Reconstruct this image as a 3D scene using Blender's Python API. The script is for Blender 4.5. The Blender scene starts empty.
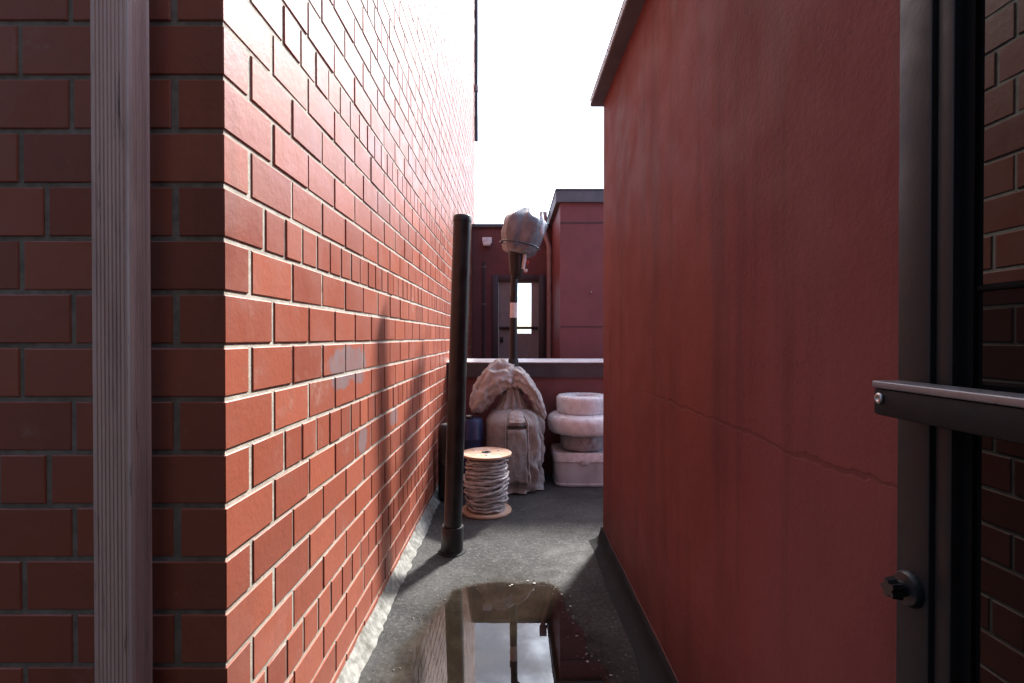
import bpy, bmesh, math, random
from mathutils import Vector, Matrix, noise
random.seed(7)
R = math.radians
S = bpy.context.scene
COL = S.collection

# ------------------------------------------------------------------ helpers
class MB:
    """collects polygons of one mesh"""
    def __init__(self):
        self.v = []; self.f = []; self.m = []; self.s = []; self.t = []
    def add(self, vs, fs, mi=0, smooth=False, tint=0.5):
        o = len(self.v)
        self.v += [tuple(p) for p in vs]
        for f in fs:
            self.f.append([i + o for i in f]); self.m.append(mi); self.s.append(smooth); self.t.append(tint)
    def box(self, x0, x1, y0, y1, z0, z1, mi=0, tint=0.5):
        vs = [(x0,y0,z0),(x1,y0,z0),(x1,y1,z0),(x0,y1,z0),(x0,y0,z1),(x1,y0,z1),(x1,y1,z1),(x0,y1,z1)]
        self.add(vs, [(3,2,1,0),(4,5,6,7),(0,1,5,4),(1,2,6,5),(2,3,7,6),(3,0,4,7)], mi, False, tint)
    def rbox(self, x0, x1, y0, y1, z0, z1, r=0.003, seg=2, mi=0, tint=0.5):
        bm = bmesh.new()
        bmesh.ops.create_cube(bm, size=1)
        for p in bm.verts:
            p.co = Vector((x0+(p.co.x+.5)*(x1-x0), y0+(p.co.y+.5)*(y1-y0), z0+(p.co.z+.5)*(z1-z0)))
        bmesh.ops.bevel(bm, geom=list(bm.edges), offset=r, segments=seg, affect='EDGES', profile=.5)
        bm.verts.index_update()
        self.add([p.co[:] for p in bm.verts], [[q.index for q in f.verts] for f in bm.faces], mi, True, tint)
        bm.free()
    def tube(self, pts, r, n=12, mi=0, cap=True, tint=0.5):
        pts = [Vector(p) for p in pts]
        rr = r if hasattr(r, '__len__') else [r]*len(pts)
        vs = []; fs = []
        prev = None
        for i, p in enumerate(pts):
            d = (pts[min(i+1, len(pts)-1)] - pts[max(i-1, 0)]).normalized()
            if prev is None:
                a = Vector((1,0,0)) if abs(d.x) < .9 else Vector((0,1,0))
                u = d.cross(a).normalized()
            else:
                u = (prev - d*prev.dot(d)).normalized()
            prev = u; w = d.cross(u)
            for k in range(n):
                t = 2*math.pi*k/n
                vs.append(p + (u*math.cos(t) + w*math.sin(t))*rr[i])
        for i in range(len(pts)-1):
            for k in range(n):
                a = i*n+k; b = i*n+(k+1) % n
                fs.append((a, b, b+n, a+n))
        self.add(vs, fs, mi, True, tint)
        if cap:
            o = len(pts)-1
            self.add(vs[:n], [tuple(range(n-1,-1,-1))], mi, False, tint)
            self.add(vs[o*n:], [tuple(range(n))], mi, False, tint)
    def lathe(self, prof, c, n=40, mi=0, axis='Z', wob=None, smooth=True, close=False):
        """prof: list of (radius, height)"""
        vs = []; fs = []
        for j, (r, h) in enumerate(prof):
            for k in range(n):
                t = 2*math.pi*k/n
                q = r*(1+(wob(t, h) if wob else 0))
                a, b = q*math.cos(t), q*math.sin(t)
                if axis == 'Z': vs.append((c[0]+a, c[1]+b, c[2]+h))
                elif axis == 'X': vs.append((c[0]+h, c[1]+a, c[2]+b))
                else: vs.append((c[0]+b, c[1]+h, c[2]+a))
        m = len(prof)
        for j in range(m if close else m-1):
            for k in range(n):
                a = j*n+k; b = j*n+(k+1) % n; j2 = ((j+1) % m)*n
                fs.append((a, b, j2+(k+1) % n, j2+k))
        if not close:
            if prof[0][0] > 1e-6: fs.append(tuple(range(n-1,-1,-1)))
            if prof[-1][0] > 1e-6: fs.append(tuple(range((m-1)*n, m*n)))
        self.add(vs, fs, mi, smooth)
    def build(self, name, mats, parent=None, loc=None, sharp=None):
        me = bpy.data.meshes.new(name)
        if parent is not None: off = Vector(parent['base'])
        else: off = Vector(loc) if loc else Vector((0,0,0))
        me.from_pydata([(p[0]-off.x, p[1]-off.y, p[2]-off.z) for p in self.v], [], self.f)
        mats = mats if isinstance(mats, (list, tuple)) else [mats]
        for m in mats: me.materials.append(m)
        me.polygons.foreach_set('material_index', self.m)
        me.polygons.foreach_set('use_smooth', self.s)
        at = me.attributes.new('tint', 'FLOAT', 'FACE')
        at.data.foreach_set('value', self.t)
        me.validate(); me.update()
        if sharp: me.set_sharp_from_angle(angle=R(sharp))
        o = bpy.data.objects.new(name, me); COL.objects.link(o)
        if parent is not None:
            o.parent = parent; o['base'] = list(off) ; del o['base']
        else:
            o.location = off
        return o

def tag(o, label=None, cat=None, group=None, kind=None):
    if label: o['label'] = label
    if cat: o['category'] = cat
    if group: o['group'] = group
    if kind: o['kind'] = kind
    return o
def thing(name, loc, label, cat, group=None):
    o = bpy.data.objects.new(name, None); COL.objects.link(o)
    o.location = loc; o['base'] = list(loc); o.empty_display_size = .1
    return tag(o, label, cat, group, 'thing')
def subpart(mb, name, mats, part, root, sharp=None):
    """a piece one level below a part (the part sits at its root's base)"""
    part['base'] = list(root['base'])
    o = mb.build(name, mats, part, sharp=sharp)
    del part['base']
    return o
def fbm(x, y, z, oc=4):
    return noise.fractal(Vector((x, y, z)), 1.0, 2.0, oc)

# ------------------------------------------------------------------ materials
class NT:
    def __init__(self, name):
        self.mat = bpy.data.materials.new(name); self.mat.use_nodes = True
        self.t = self.mat.node_tree; self.n = self.t.nodes
        self.b = self.n['Principled BSDF']
        self.geo = self.n.new('ShaderNodeNewGeometry')
        self.pos = self.geo.outputs['Position']
    def link(self, a, b): self.t.links.new(a, b)
    def val(self, sock, v):
        if hasattr(v, 'links'): self.link(v, sock)
        elif isinstance(v, (tuple, list)) and len(v) == 3 and sock.type == 'RGBA': sock.default_value = (*v, 1)
        else: sock.default_value = v
    def noise(self, scale, detail=4, rough=.55, vec=None, dist=0):
        x = self.n.new('ShaderNodeTexNoise'); x.inputs['Scale'].default_value = scale
        x.inputs['Detail'].default_value = detail; x.inputs['Roughness'].default_value = rough
        x.inputs['Distortion'].default_value = dist
        self.link(vec or self.pos, x.inputs['Vector']); return x.outputs['Fac']
    def scale(self, sx, sy, sz, off=(0,0,0), vec=None):
        x = self.n.new('ShaderNodeMapping'); x.inputs['Scale'].default_value = (sx, sy, sz)
        x.inputs['Location'].default_value = off
        self.link(vec or self.pos, x.inputs['Vector']); return x.outputs['Vector']
    def ramp(self, fac, a, b, lo=0., hi=1.):
        x = self.n.new('ShaderNodeMapRange'); x.clamp = True; x.interpolation_type = 'SMOOTHSTEP'
        x.inputs['From Min'].default_value = a; x.inputs['From Max'].default_value = b
        x.inputs['To Min'].default_value = lo; x.inputs['To Max'].default_value = hi
        self.link(fac, x.inputs['Value']); return x.outputs['Result']
    def mix(self, fac, a, b, mode='MIX'):
        x = self.n.new('ShaderNodeMix'); x.data_type = 'RGBA'; x.blend_type = mode; x.clamp_factor = True
        self.val(x.inputs['Factor'], fac); self.val(x.inputs['A'], a); self.val(x.inputs['B'], b)
        return x.outputs['Result']
    def math(self, op, a, b=0., c=0.):
        x = self.n.new('ShaderNodeMath'); x.operation = op
        self.val(x.inputs[0], a); self.val(x.inputs[1], b); self.val(x.inputs[2], c); return x.outputs[0]
    def xyz(self, vec=None):
        x = self.n.new('ShaderNodeSeparateXYZ'); self.link(vec or self.pos, x.inputs[0]); return x.outputs
    def bump(self, h, strength=.3, dist=.002):
        x = self.n.new('ShaderNodeBump'); x.inputs['Strength'].default_value = strength
        x.inputs['Distance'].default_value = dist
        self.link(h, x.inputs['Height'])
        if self.b.inputs['Normal'].links: self.link(self.b.inputs['Normal'].links[0].from_socket, x.inputs['Normal'])
        self.link(x.outputs[0], self.b.inputs['Normal'])
    def attr(self, name):
        x = self.n.new('ShaderNodeAttribute'); x.attribute_name = name; return x.outputs['Fac']
    def objvec(self):
        return self.n.new('ShaderNodeTexCoord').outputs['Object']
    def set(self, color=None, rough=None, metal=None, spec=None):
        if color is not None: self.val(self.b.inputs['Base Color'], color)
        if rough is not None: self.val(self.b.inputs['Roughness'], rough)
        if metal is not None: self.val(self.b.inputs['Metallic'], metal)
        if spec is not None: self.val(self.b.inputs['Specular IOR Level'], spec)
        return self
    def tex(self, name, scale): pass

def simple(name, c, rough=.5, metal=0., var=.15, scale=20, bump=.0, bscale=80, spec=.5, dirt=None, dirt_amt=.5):
    m = NT(name); ov = m.objvec()
    n = m.noise(scale, 5, .6, vec=ov)
    lo = tuple(x*(1-var) for x in c); hi = tuple(min(1, x*(1+var)) for x in c)
    col = m.mix(m.ramp(n, .3, .7), lo, hi)
    if dirt:
        col = m.mix(m.ramp(m.noise(scale*.35, 6, .65, vec=m.scale(1,1,.5, vec=ov)), .48, .72, 0, dirt_amt), col, dirt)
    m.set(col, m.ramp(n, .25, .75, max(.03, rough-.08), min(1, rough+.1)), metal, spec)
    if bump: m.bump(m.noise(bscale, 4, .6, vec=ov), bump, .002)
    return m.mat

PATCHES = [(1.64,1.005,.20,.062), (1.56,.965,.10,.04), (1.78,.725,.055,.055), (2.23,.735,.085,.04), (1.74,.955,.06,.03)]
def brick_mat():
    m = NT('red_painted_brick'); p = m.xyz()
    t = m.attr('tint')
    col = m.mix(t, (.27,.070,.042), (.40,.112,.066))
    n = m.noise(9, 5, .6)
    col = m.mix(m.ramp(n, .4, .75, 0, .40), col, (.24,.066,.042))
    # thin whitish lime bloom and small chips
    drip = m.noise(1, 5, .65, vec=m.scale(5, 5, .7))
    col = m.mix(m.ramp(drip, .55, .78, 0, .5), col, (.12,.040,.030))
    bl = m.math('MULTIPLY', m.ramp(m.noise(4.5, 6, .7), .56, .74), m.ramp(m.noise(30, 5, .7), .42, .62))
    col = m.mix(m.math('MULTIPLY', bl, .5), col, (.46,.30,.25))
    fine = m.noise(55, 6, .7)
    col = m.mix(m.ramp(fine, .62, .78, 0, .30), col, (.50,.26,.20))
    col = m.mix(m.ramp(m.noise(120, 4, .75), .665, .72, 0, .7), col, (.10,.035,.03))
    # over-painted grey patches (old graffiti cover)
    acc = None
    wob = m.noise(22, 4, .6)
    for (y, z, a, b) in PATCHES:
        dy = m.math('DIVIDE', m.math('SUBTRACT', p[1], y), a)
        dz = m.math('DIVIDE', m.math('SUBTRACT', p[2], z), b)
        d = m.math('SQRT', m.math('ADD', m.math('MULTIPLY', dy, dy), m.math('MULTIPLY', dz, dz)))
        d = m.math('ADD', d, m.math('MULTIPLY', m.math('SUBTRACT', wob, .5), 1.0))
        k = m.ramp(d, .8, 1.0, .75, 0)
        acc = k if acc is None else m.math('MAXIMUM', acc, k)
    side = m.ramp(p[0], -.62, -.55)
    acc = m.math('MULTIPLY', acc, side)
    acc = m.math('MULTIPLY', acc, m.ramp(m.noise(1, 5, .7, vec=m.scale(60,60,12)), .30, .60, .45, 1))
    col = m.mix(acc, col, (.20,.19,.21))
    m.set(col, m.ramp(n, .3, .7, .36, .56), 0, .46)
    m.bump(m.noise(16, 4, .6), .25, .004); m.bump(m.noise(60, 5, .65), .4, .002); m.bump(m.noise(320, 2, .5), .18, .0006)
    return m.mat
def mortar_mat():
    m = NT('pale_mortar'); n = m.noise(30, 5, .65)
    col = m.mix(m.ramp(n, .3, .7), (.37,.34,.29), (.55,.51,.44))
    col = m.mix(m.ramp(m.noise(12, 4, .6), .55, .72, 0, .6), col, (.20,.15,.12))
    m.set(col, .9, 0, .2); m.bump(m.noise(180, 4, .7), .6, .002)
    return m.mat
def shaded_mortar_mat():
    m = NT('shaded_mortar'); n = m.noise(30, 5, .65)  # same mortar as the alley side, darkened to stand for shade
    m.set(m.mix(m.ramp(n, .3, .7), (.19,.165,.15), (.31,.275,.25)), .9, 0, .2); m.bump(m.noise(180, 4, .7), .6, .002)
    return m.mat
def render_mat():
    m = NT('red_painted_render'); p = m.xyz()
    big = m.noise(1.6, 5, .6)
    col = m.mix(m.ramp(big, .3, .7), (.158,.036,.033), (.215,.053,.047))
    # vertical rain streaks
    st = m.noise(1, 5, .6, vec=m.scale(9, 9, .55))
    col = m.mix(m.ramp(st, .47, .71, 0, .72), col, (.10,.027,.025))
    st2 = m.noise(1, 4, .6, vec=m.scale(16, 16, .8, (3,7,2)))
    col = m.mix(m.ramp(st2, .55, .74, 0, .22), col, (.24,.075,.062))
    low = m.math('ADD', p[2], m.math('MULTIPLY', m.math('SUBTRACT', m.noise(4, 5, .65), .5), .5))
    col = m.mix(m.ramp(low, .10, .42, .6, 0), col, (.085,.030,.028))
    pt = m.ramp(m.noise(1.1, 4, .6, vec=m.scale(1,1.6,1,(5,1,2))), .48, .60, 0, .2)
    col = m.mix(pt, col, (.20,.068,.064))
    # speckle of worn paint
    sp = m.noise(120, 4, .7)
    col = m.mix(m.math('MULTIPLY', m.ramp(sp, .56, .68, 0, .75), m.ramp(m.noise(2.4, 4, .65), .42, .62)), col, (.11,.03,.026))
    # hairline construction crack at 0.89 m
    w = m.math('MULTIPLY', m.math('SUBTRACT', m.noise(1, 6, .7, vec=m.scale(7, 7, 7)), .5), .05)
    d = m.math('ABSOLUTE', m.math('SUBTRACT', m.math('ADD', p[2], w), .89))
    wid = m.ramp(m.noise(5, 3, .6), .3, .7, .001, .006)
    line = m.ramp(m.math('DIVIDE', d, wid), .6, 1.4, 1, 0)
    near = m.ramp(p[1], 2.1, 1.5, 0, 1)
    line = m.math('MULTIPLY', line, near)
    col = m.mix(m.math('MULTIPLY', line, .4), col, (.10,.028,.024))
    m.set(col, m.ramp(m.noise(6, 4, .6), .3, .7, .62, .75), 0, .22)
    rough = m.noise(70, 5, .65)
    m.bump(rough, .45, .0025); m.bump(m.noise(190, 3, .7), .4, .0012); m.bump(m.noise(7, 4, .6), .12, .006)
    m.bump(m.math('MULTIPLY', line, -1.), .35, .003)
    return m.mat
def floor_mat():
    m = NT('worn_roof_membrane'); p = m.xyz()
    big = m.noise(2.3, 6, .62); mid = m.noise(11, 6, .65); fine = m.noise(160, 4, .75)
    col = m.mix(m.ramp(big, .32, .68), (.021,.021,.022), (.058,.057,.056))
    col = m.mix(m.ramp(mid, .48, .72, 0, .7), col, (.075,.073,.070))
    col = m.mix(m.ramp(fine, .56, .74, 0, .65), col, (.115,.112,.106))
    grain = m.noise(62, 6, .8)
    col = m.mix(m.ramp(grain, .52, .66, 0, .75), col, (.15,.147,.141))
    col = m.mix(m.ramp(grain, .47, .35, 0, .85), col, (.013,.013,.014))
    col = m.mix(m.ramp(m.noise(95, 3, .7), .62, .72, 0, .8), col, (.012,.012,.013))
    # brown silt left where the puddle lies
    dx = m.math('DIVIDE', m.math('SUBTRACT', p[0], -.04), .42)
    dy = m.math('DIVIDE', m.math('SUBTRACT', p[1], 1.35), .95)
    d = m.math('SQRT', m.math('ADD', m.math('MULTIPLY', dx, dx), m.math('MULTIPLY', dy, dy)))
    d = m.math('ADD', d, m.math('MULTIPLY', m.math('SUBTRACT', m.noise(6, 5, .65), .5), .7))
    wet = m.ramp(d, .72, 1.22, 1, 0)
    col = m.mix(m.math('MULTIPLY', wet, .85), col, m.mix(m.ramp(mid, .35, .7), (.019,.0165,.014), (.043,.037,.030)))
    # damp patches: smoother
    r = m.ramp(mid, .35, .65, .58, .9)
    r = m.mix(wet, r, (.8,.8,.8))
    m.set(col, r, 0, m.ramp(wet, 0, 1, .22, .06))
    dry = m.math('SUBTRACT', 1., m.math('MULTIPLY', wet, .93))
    m.bump(m.math('MULTIPLY', fine, dry), .6, .003); m.bump(m.math('MULTIPLY', grain, dry), .45, .005); m.bump(m.math('MULTIPLY', mid, dry), .4, .010)
    return m.mat
def schlick(m, f0):
    """two-sided reflectance from the angle to the surface"""
    d = m.n.new('ShaderNodeVectorMath'); d.operation = 'DOT_PRODUCT'
    m.link(m.geo.outputs['Incoming'], d.inputs[0]); m.link(m.geo.outputs['True Normal'], d.inputs[1])
    g = m.math('POWER', m.math('SUBTRACT', 1., m.math('ABSOLUTE', d.outputs['Value'])), 5.)
    return m.math('ADD', f0, m.math('MULTIPLY', g, 1-f0))
def water_mat():
    m = NT('puddle_water'); n = m.n
    gl = n.new('ShaderNodeBsdfGlossy'); gl.inputs['Roughness'].default_value = .012
    tr = n.new('ShaderNodeBsdfTransparent')
    depth = m.ramp(m.math('ADD', m.attr('depth'), m.math('MULTIPLY', m.math('SUBTRACT', m.noise(28, 5, .7), .5), .9)), .12, .75)
    m.link(m.mix(depth, (.93,.90,.87), (.64,.58,.52)), tr.inputs['Color'])
    fr = schlick(m, .11)
    bp = n.new('ShaderNodeBump'); bp.inputs['Strength'].default_value = .02; bp.inputs['Distance'].default_value = .004
    m.link(m.noise(7, 2, .5), bp.inputs['Height']); m.link(bp.outputs[0], gl.inputs['Normal'])
    mx = n.new('ShaderNodeMixShader')
    m.link(m.math('MULTIPLY', fr, depth), mx.inputs[0]); m.link(tr.outputs[0], mx.inputs[1]); m.link(gl.outputs[0], mx.inputs[2])
    m.link(mx.outputs[0], n['Material Output'].inputs['Surface'])
    return m.mat
def glass_mat():
    m = NT('clear_glass'); n = m.n
    gl = n.new('ShaderNodeBsdfGlossy'); gl.inputs['Roughness'].default_value = .01
    tr = n.new('ShaderNodeBsdfTransparent'); tr.inputs['Color'].default_value = (.92,.95,.95,1)
    fr = schlick(m, .06)
    mx = n.new('ShaderNodeMixShader')
    m.link(fr, mx.inputs[0]); m.link(tr.outputs[0], mx.inputs[1]); m.link(gl.outputs[0], mx.inputs[2])
    m.link(mx.outputs[0], n['Material Output'].inputs['Surface'])
    return m.mat
def tinted_glass(name, ior):
    m = NT(name)
    m.set((.010,.009,.009), .015, 0, .5); m.b.inputs['IOR'].default_value = ior
    m.bump(m.noise(2.5, 2, .5), .02, .004)
    return m.mat
def cloth_mat(name, c, dark):
    m = NT(name); ov = m.objvec()
    col = m.mix(m.ramp(m.noise(5, 5, .6, vec=ov), .35, .7), c, tuple(x*.72 for x in c))
    col = m.mix(m.ramp(m.noise(16, 6, .7, vec=ov), .54, .74, 0, .4), col, dark)
    m.set(col, .82, 0, .25)
    cr1 = m.math('ABSOLUTE', m.math('SUBTRACT', m.noise(9, 4, .6, vec=ov, dist=1.2), .5))
    cr2 = m.math('ABSOLUTE', m.math('SUBTRACT', m.noise(23, 3, .6, vec=ov, dist=.8), .5))
    m.bump(m.math('POWER', cr1, .6), .35, .02); m.bump(m.math('POWER', cr2, .7), .22, .008); m.bump(m.noise(380, 2, .5, vec=ov), .2, .001)
    return m.mat
def ply_mat():
    m = NT('raw_plywood'); ov = m.objvec()
    col = m.mix(m.ramp(m.noise(6, 5, .6, vec=m.scale(1,9,9, vec=ov)), .35, .68), (.47,.28,.19), (.60,.40,.28))
    col = m.mix(m.ramp(m.noise(14, 5, .65, vec=ov), .52, .66, 0, .7), col, (.66,.55,.53))
    m.set(col, .7, 0, .3); m.bump(m.noise(40, 4, .6, vec=m.scale(1,7,7, vec=ov)), .3, .002)
    return m.mat
def pipe_mat():
    m = NT('dull_black_pipe'); n = m.noise(14, 5, .6)
    col = m.mix(m.ramp(n, .35, .7), (.014,.014,.016), (.026,.025,.026))
    col = m.mix(m.ramp(m.noise(1, 6, .7, vec=m.scale(40,40,5)), .6, .75, 0, .5), col, (.075,.068,.06))
    m.set(col, m.ramp(n, .3, .7, .30, .5), 0, .5); m.bump(m.noise(50, 4, .6), .2, .001)
    return m.mat
def fluted_mat():
    m = NT('weathered_pink_grey_paint'); 
    st = m.noise(1, 6, .7, vec=m.scale(70,70,1.2))
    col = m.mix(m.ramp(st, .35, .68), (.80,.57,.53), (.66,.45,.42))
    col = m.mix(m.ramp(m.noise(1, 6, .75, vec=m.scale(30,30,3,(1,2,3))), .58, .70, 0, .7), col, (.84,.70,.69))
    col = m.mix(m.ramp(m.noise(1, 5, .7, vec=m.scale(90,90,5,(4,2,9))), .60, .70, 0, .8), col, (.2,.14,.135))
    col = m.mix(m.ramp(m.noise(1, 5, .7, vec=m.scale(14,14,2.2,(7,3,1))), .5, .7, 0, .55), col, (.40,.25,.235))
    m.set(col, .45, .1, .5); m.bump(st, .2, .001)
    return m.mat

M = {}
M['brick'] = brick_mat(); M['mortar'] = mortar_mat(); M['dmortar'] = shaded_mortar_mat()
M['render'] = render_mat(); M['floor'] = floor_mat(); M['water'] = water_mat(); M['glass'] = glass_mat()
M['pane_up'] = tinted_glass('mirror_tinted_glass', 1.5); M['pane_low'] = tinted_glass('dark_tinted_glass', 1.2)
M['bronze'] = simple('dark_bronze_aluminium', (.017,.0165,.0175), .5, .0, .12, 30, .1, 200, spec=.32)
M['gasket'] = simple('black_rubber_gasket', (.005,.005,.005), .8, 0, .1, 30, spec=.12)
M['barsteel'] = simple('silver_lit_bar_top', (.22,.215,.22), .34, .35, .1, 60, .1, 300)  # silver top of the black bar, its brightness painted in as light
M['blackplastic'] = simple('black_plastic', (.012,.012,.013), .42, 0, .2, 20, .1, 120)
M['bolt'] = simple('bolt_steel', (.50,.48,.45), .35, .9, .1, 60)
M['pipe'] = pipe_mat(); M['fluted'] = fluted_mat()
M['fillet'] = simple('whitewashed_mortar_fillet', (.235,.232,.215), .9, 0, .35, 40, .7, 110, .15, (.10,.10,.085), .9)
M['membrane'] = simple('black_bitumen_upturn', (.016,.016,.018), .7, 0, .3, 15, .5, 60, .15, (.05,.049,.048), .5)
M['capmetal'] = simple('grey_sheet_metal', (.055,.053,.060), .42, .2, .12, 12, .1, 60, .5, (.10,.10,.10), .4)
M['palecap'] = simple('white_sunlit_cap_and_clips', (.72,.72,.72), .4, 0, .1, 12, .1, 60)  # white stands for sun on the parapet coping; plain white on the clips
M['fascia'] = simple('pale_gutter_edge', (.42,.41,.42), .4, .2, .1, 20)
M['darkred'] = simple('dark_red_painted_wall', (.155,.050,.050), .6, 0, .2, 4, .3, 60, .4, (.09,.024,.026), .5)
M['greyrender'] = simple('dark_grey_render', (.05,.05,.052), .8, 0, .15, 4, .3, 60)  # for the added building; dark grey keeps red bounce light down
M['plumred'] = simple('plum_red_cladding', (.24,.076,.078), .55, 0, .12, 3, .2, 60, .4, (.17,.04,.045), .4)
M['slate'] = simple('slate_grey_fascia', (.13,.132,.15), .5, 0, .15, 10)
M['roofgrey'] = simple('dark_slate_fascia', (.055,.058,.070), .5, 0, .15, 10)
M['doorframe'] = simple('dark_plum_door_frame', (.045,.032,.042), .45, 0, .1, 20)
M['doorleaf'] = simple('taupe_door_leaf', (.27,.245,.25), .5, 0, .1, 20)
M['paledownpipe'] = simple('dusty_pink_downpipe', (.36,.25,.25), .45, .0, .12, 20)
M['bag'] = cloth_mat('dirty_beige_cover', (.36,.345,.33), (.075,.066,.062))
M['canvas'] = cloth_mat('faded_grey_canvas', (.52,.48,.455), (.10,.09,.085))
M['seam'] = simple('dark_zip_tape', (.02,.018,.018), .7)
M['greyplastic'] = simple('grey_plastic_wrap', (.17,.18,.20), .2, 0, .25, 9, .9, 17, .5, (.05,.052,.056), .5)
M['heaterpole'] = simple('black_heater_pole', (.016,.015,.016), .35, .2, .2, 20)
M['sticker'] = simple('white_paper_sticker', (.70,.66,.62), .6, 0, .2, 90)
M['valve'] = simple('pale_valve_plastic', (.62,.58,.56), .4)
M['redbit'] = simple('red_valve_cap', (.35,.03,.03), .4)
M['tub'] = simple('grubby_white_plastic', (.46,.475,.50), .42, 0, .1, 8, .1, 60, .5, (.22,.20,.20), .6)
M['coil'] = simple('wrapped_white_coil', (.66,.675,.70), .3, 0, .12, 25, .4, 60, .5, (.40,.37,.37), .6)
M['coilb'] = simple('pink_grey_wrapped_coil', (.30,.275,.28), .35, 0, .2, 45, .5, 90, .5, (.13,.10,.095), .8)
M['cable'] = simple('greyish_white_cable', (.50,.46,.45), .5, 0, .25, 30, .1, 100, .4, (.20,.17,.16), .6)
M['cardboard'] = simple('brown_drum_core', (.12,.075,.055), .8)
M['ply'] = ply_mat()
M['blue'] = simple('dark_blue_plastic', (.020,.030,.085), .35, 0, .2, 10, 0, 50, .5, (.04,.045,.07), .4)
M['grit'] = simple('pale_grit', (.24,.22,.19), .8, 0, .4, 60)
M['flake'] = simple('pale_paint_flake', (.36,.35,.32), .8, 0, .4, 60)
M['barblack'] = simple('black_bar_coating', (.010,.010,.011), .6, 0, .15, 60, .1, 300, spec=.2)
M['whitelamp'] = simple('white_enamel', (.7,.68,.7), .4)

# ------------------------------------------------------------------ layout numbers
H = 1.09                       # eye height
YF = .933                      # front face of the brick block
XL = lambda y: -.541 + .006*y  # face of the brick wall along the alley
XR = lambda y: .487 - .0054*(y-2.665)
YE = 2.665                     # far end of the rendered wall
YB = 6.3                       # rear wall

# ------------------------------------------------------------------ ground
mb = MB()
mb.add([(-40,-40,0),(40,-40,0),(40,60,0),(-40,60,0)], [(0,1,2,3)])
tag(mb.build('rooftop_floor', M['floor']), kind='structure')

# puddle outline (m), wobbly, shoreline to the right, shallow to the left
pts = []
ctrl = [(-.335,.75),(-.37,1.2),(-.375,1.55),(-.35,1.85),(-.31,2.02),(-.245,2.15),(-.17,2.205),(-.05,2.212),(.07,2.212),(.165,2.21),
        (.215,2.14),(.232,2.02),(.236,1.93),(.262,1.83),(.285,1.70),(.297,1.58),(.30,1.4),(.27,1.1),(.2,.75),(0,.55),(-.2,.6)]
n = len(ctrl)
for i in range(n):
    p0, p1, p2, p3 = [Vector((*ctrl[(i+k-1) % n], 0)) for k in range(4)]
    for k in range(14):
        t = k/14
        q = .5*((2*p1)+(-p0+p2)*t+(2*p0-5*p1+4*p2-p3)*t*t+(-p0+3*p1-3*p2+p3)*t**3)
        w = fbm(q.x*7, q.y*7, 1.3, 5)*.034 + fbm(q.x*34, q.y*34, 4.3, 4)*.013
        c = Vector((0,1.4,0)); d = (q-c).normalized()
        pts.append(q + d*w*(.45 if q.y > 2.16 else 1))
inn = []
for p in pts:
    c = Vector((0,1.4,0)); d = c-p
    left = max(0, min(1, (-p.x-.10)/.2))*max(0, min(1, (2.25-p.y)/.3))
    inn.append(p + d.normalized()*(.022+.10*left))
np_ = len(pts)
mb = MB()
area = sum(pts[i].x*pts[(i+1) % np_].y - pts[(i+1) % np_].x*pts[i].y for i in range(np_))
fl = [tuple(range(np_, 2*np_))] + [(i, (i+1) % np_, np_+(i+1) % np_, np_+i) for i in range(np_)]
if area < 0: fl = [tuple(reversed(f)) for f in fl]
mb.add([(p.x, p.y, .004) for p in pts+inn], fl)
pud = mb.build('puddle', M['water'])
at = pud.data.attributes.new('depth', 'FLOAT', 'POINT'); at.data.foreach_set('value', [0.]*np_+[1.]*np_)
tag(pud, kind='structure')

# grit and leaf crumbs round the puddle
mb = MB()
def crumb(x, y, r):
    a = random.random()*6.28
    vs = []
    for k in range(5):
        t = a + k*1.256; q = r*random.uniform(.6,1.2)
        vs.append((x+q*math.cos(t), y+q*math.sin(t)*random.uniform(.6,1), .002))
    vs2 = [(x+(p[0]-x)*.5, y+(p[1]-y)*.5, .002+r*random.uniform(.3,.7)) for p in vs]
    mb.add(vs+vs2, [(k, (k+1) % 5, 5+(k+1) % 5, 5+k) for k in range(5)]+[(5,6,7,8,9)], 0, False)
for i in range(230):
    p = random.choice(pts)
    if random.random() < .78: x, y = p.x+random.gauss(0,.022), p.y+random.gauss(0,.03)
    else: x, y = random.uniform(-.42,.44), random.uniform(1.2,3.6)
    crumb(x, y, random.choice([.0009,.0012,.0016,.002,.0042]))
for i in range(80):
    y = random.uniform(1.1,3.3); crumb(XL(y)+.075+abs(random.gauss(0,.02)), y, random.choice([.0015,.0025,.0035]))
for i in range(50):
    y = random.uniform(1.1,2.6); crumb(XR(y)-.09-abs(random.gauss(0,.03)), y, random.choice([.0015,.0025,.0045]))
tag(mb.build('loose_grit', M['grit']), kind='stuff')

# a few pale flakes caught along the far and right-hand shore
mb_ = MB(); keep = mb; mb = mb_
for i in range(48):
    p = random.choice([q for q in pts if q.x > -.05 and q.y > 1.6])
    crumb(p.x+random.gauss(-.006,.016), p.y+random.gauss(-.02,.03)-.004, random.choice([.0015,.002,.0025,.004,.0065]))
mb_.v = [(a, b, .0045+(c-.002)*.22) for a, b, c in mb_.v]
tag(mb_.build('paint_flakes', M['flake']), kind='stuff')

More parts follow.
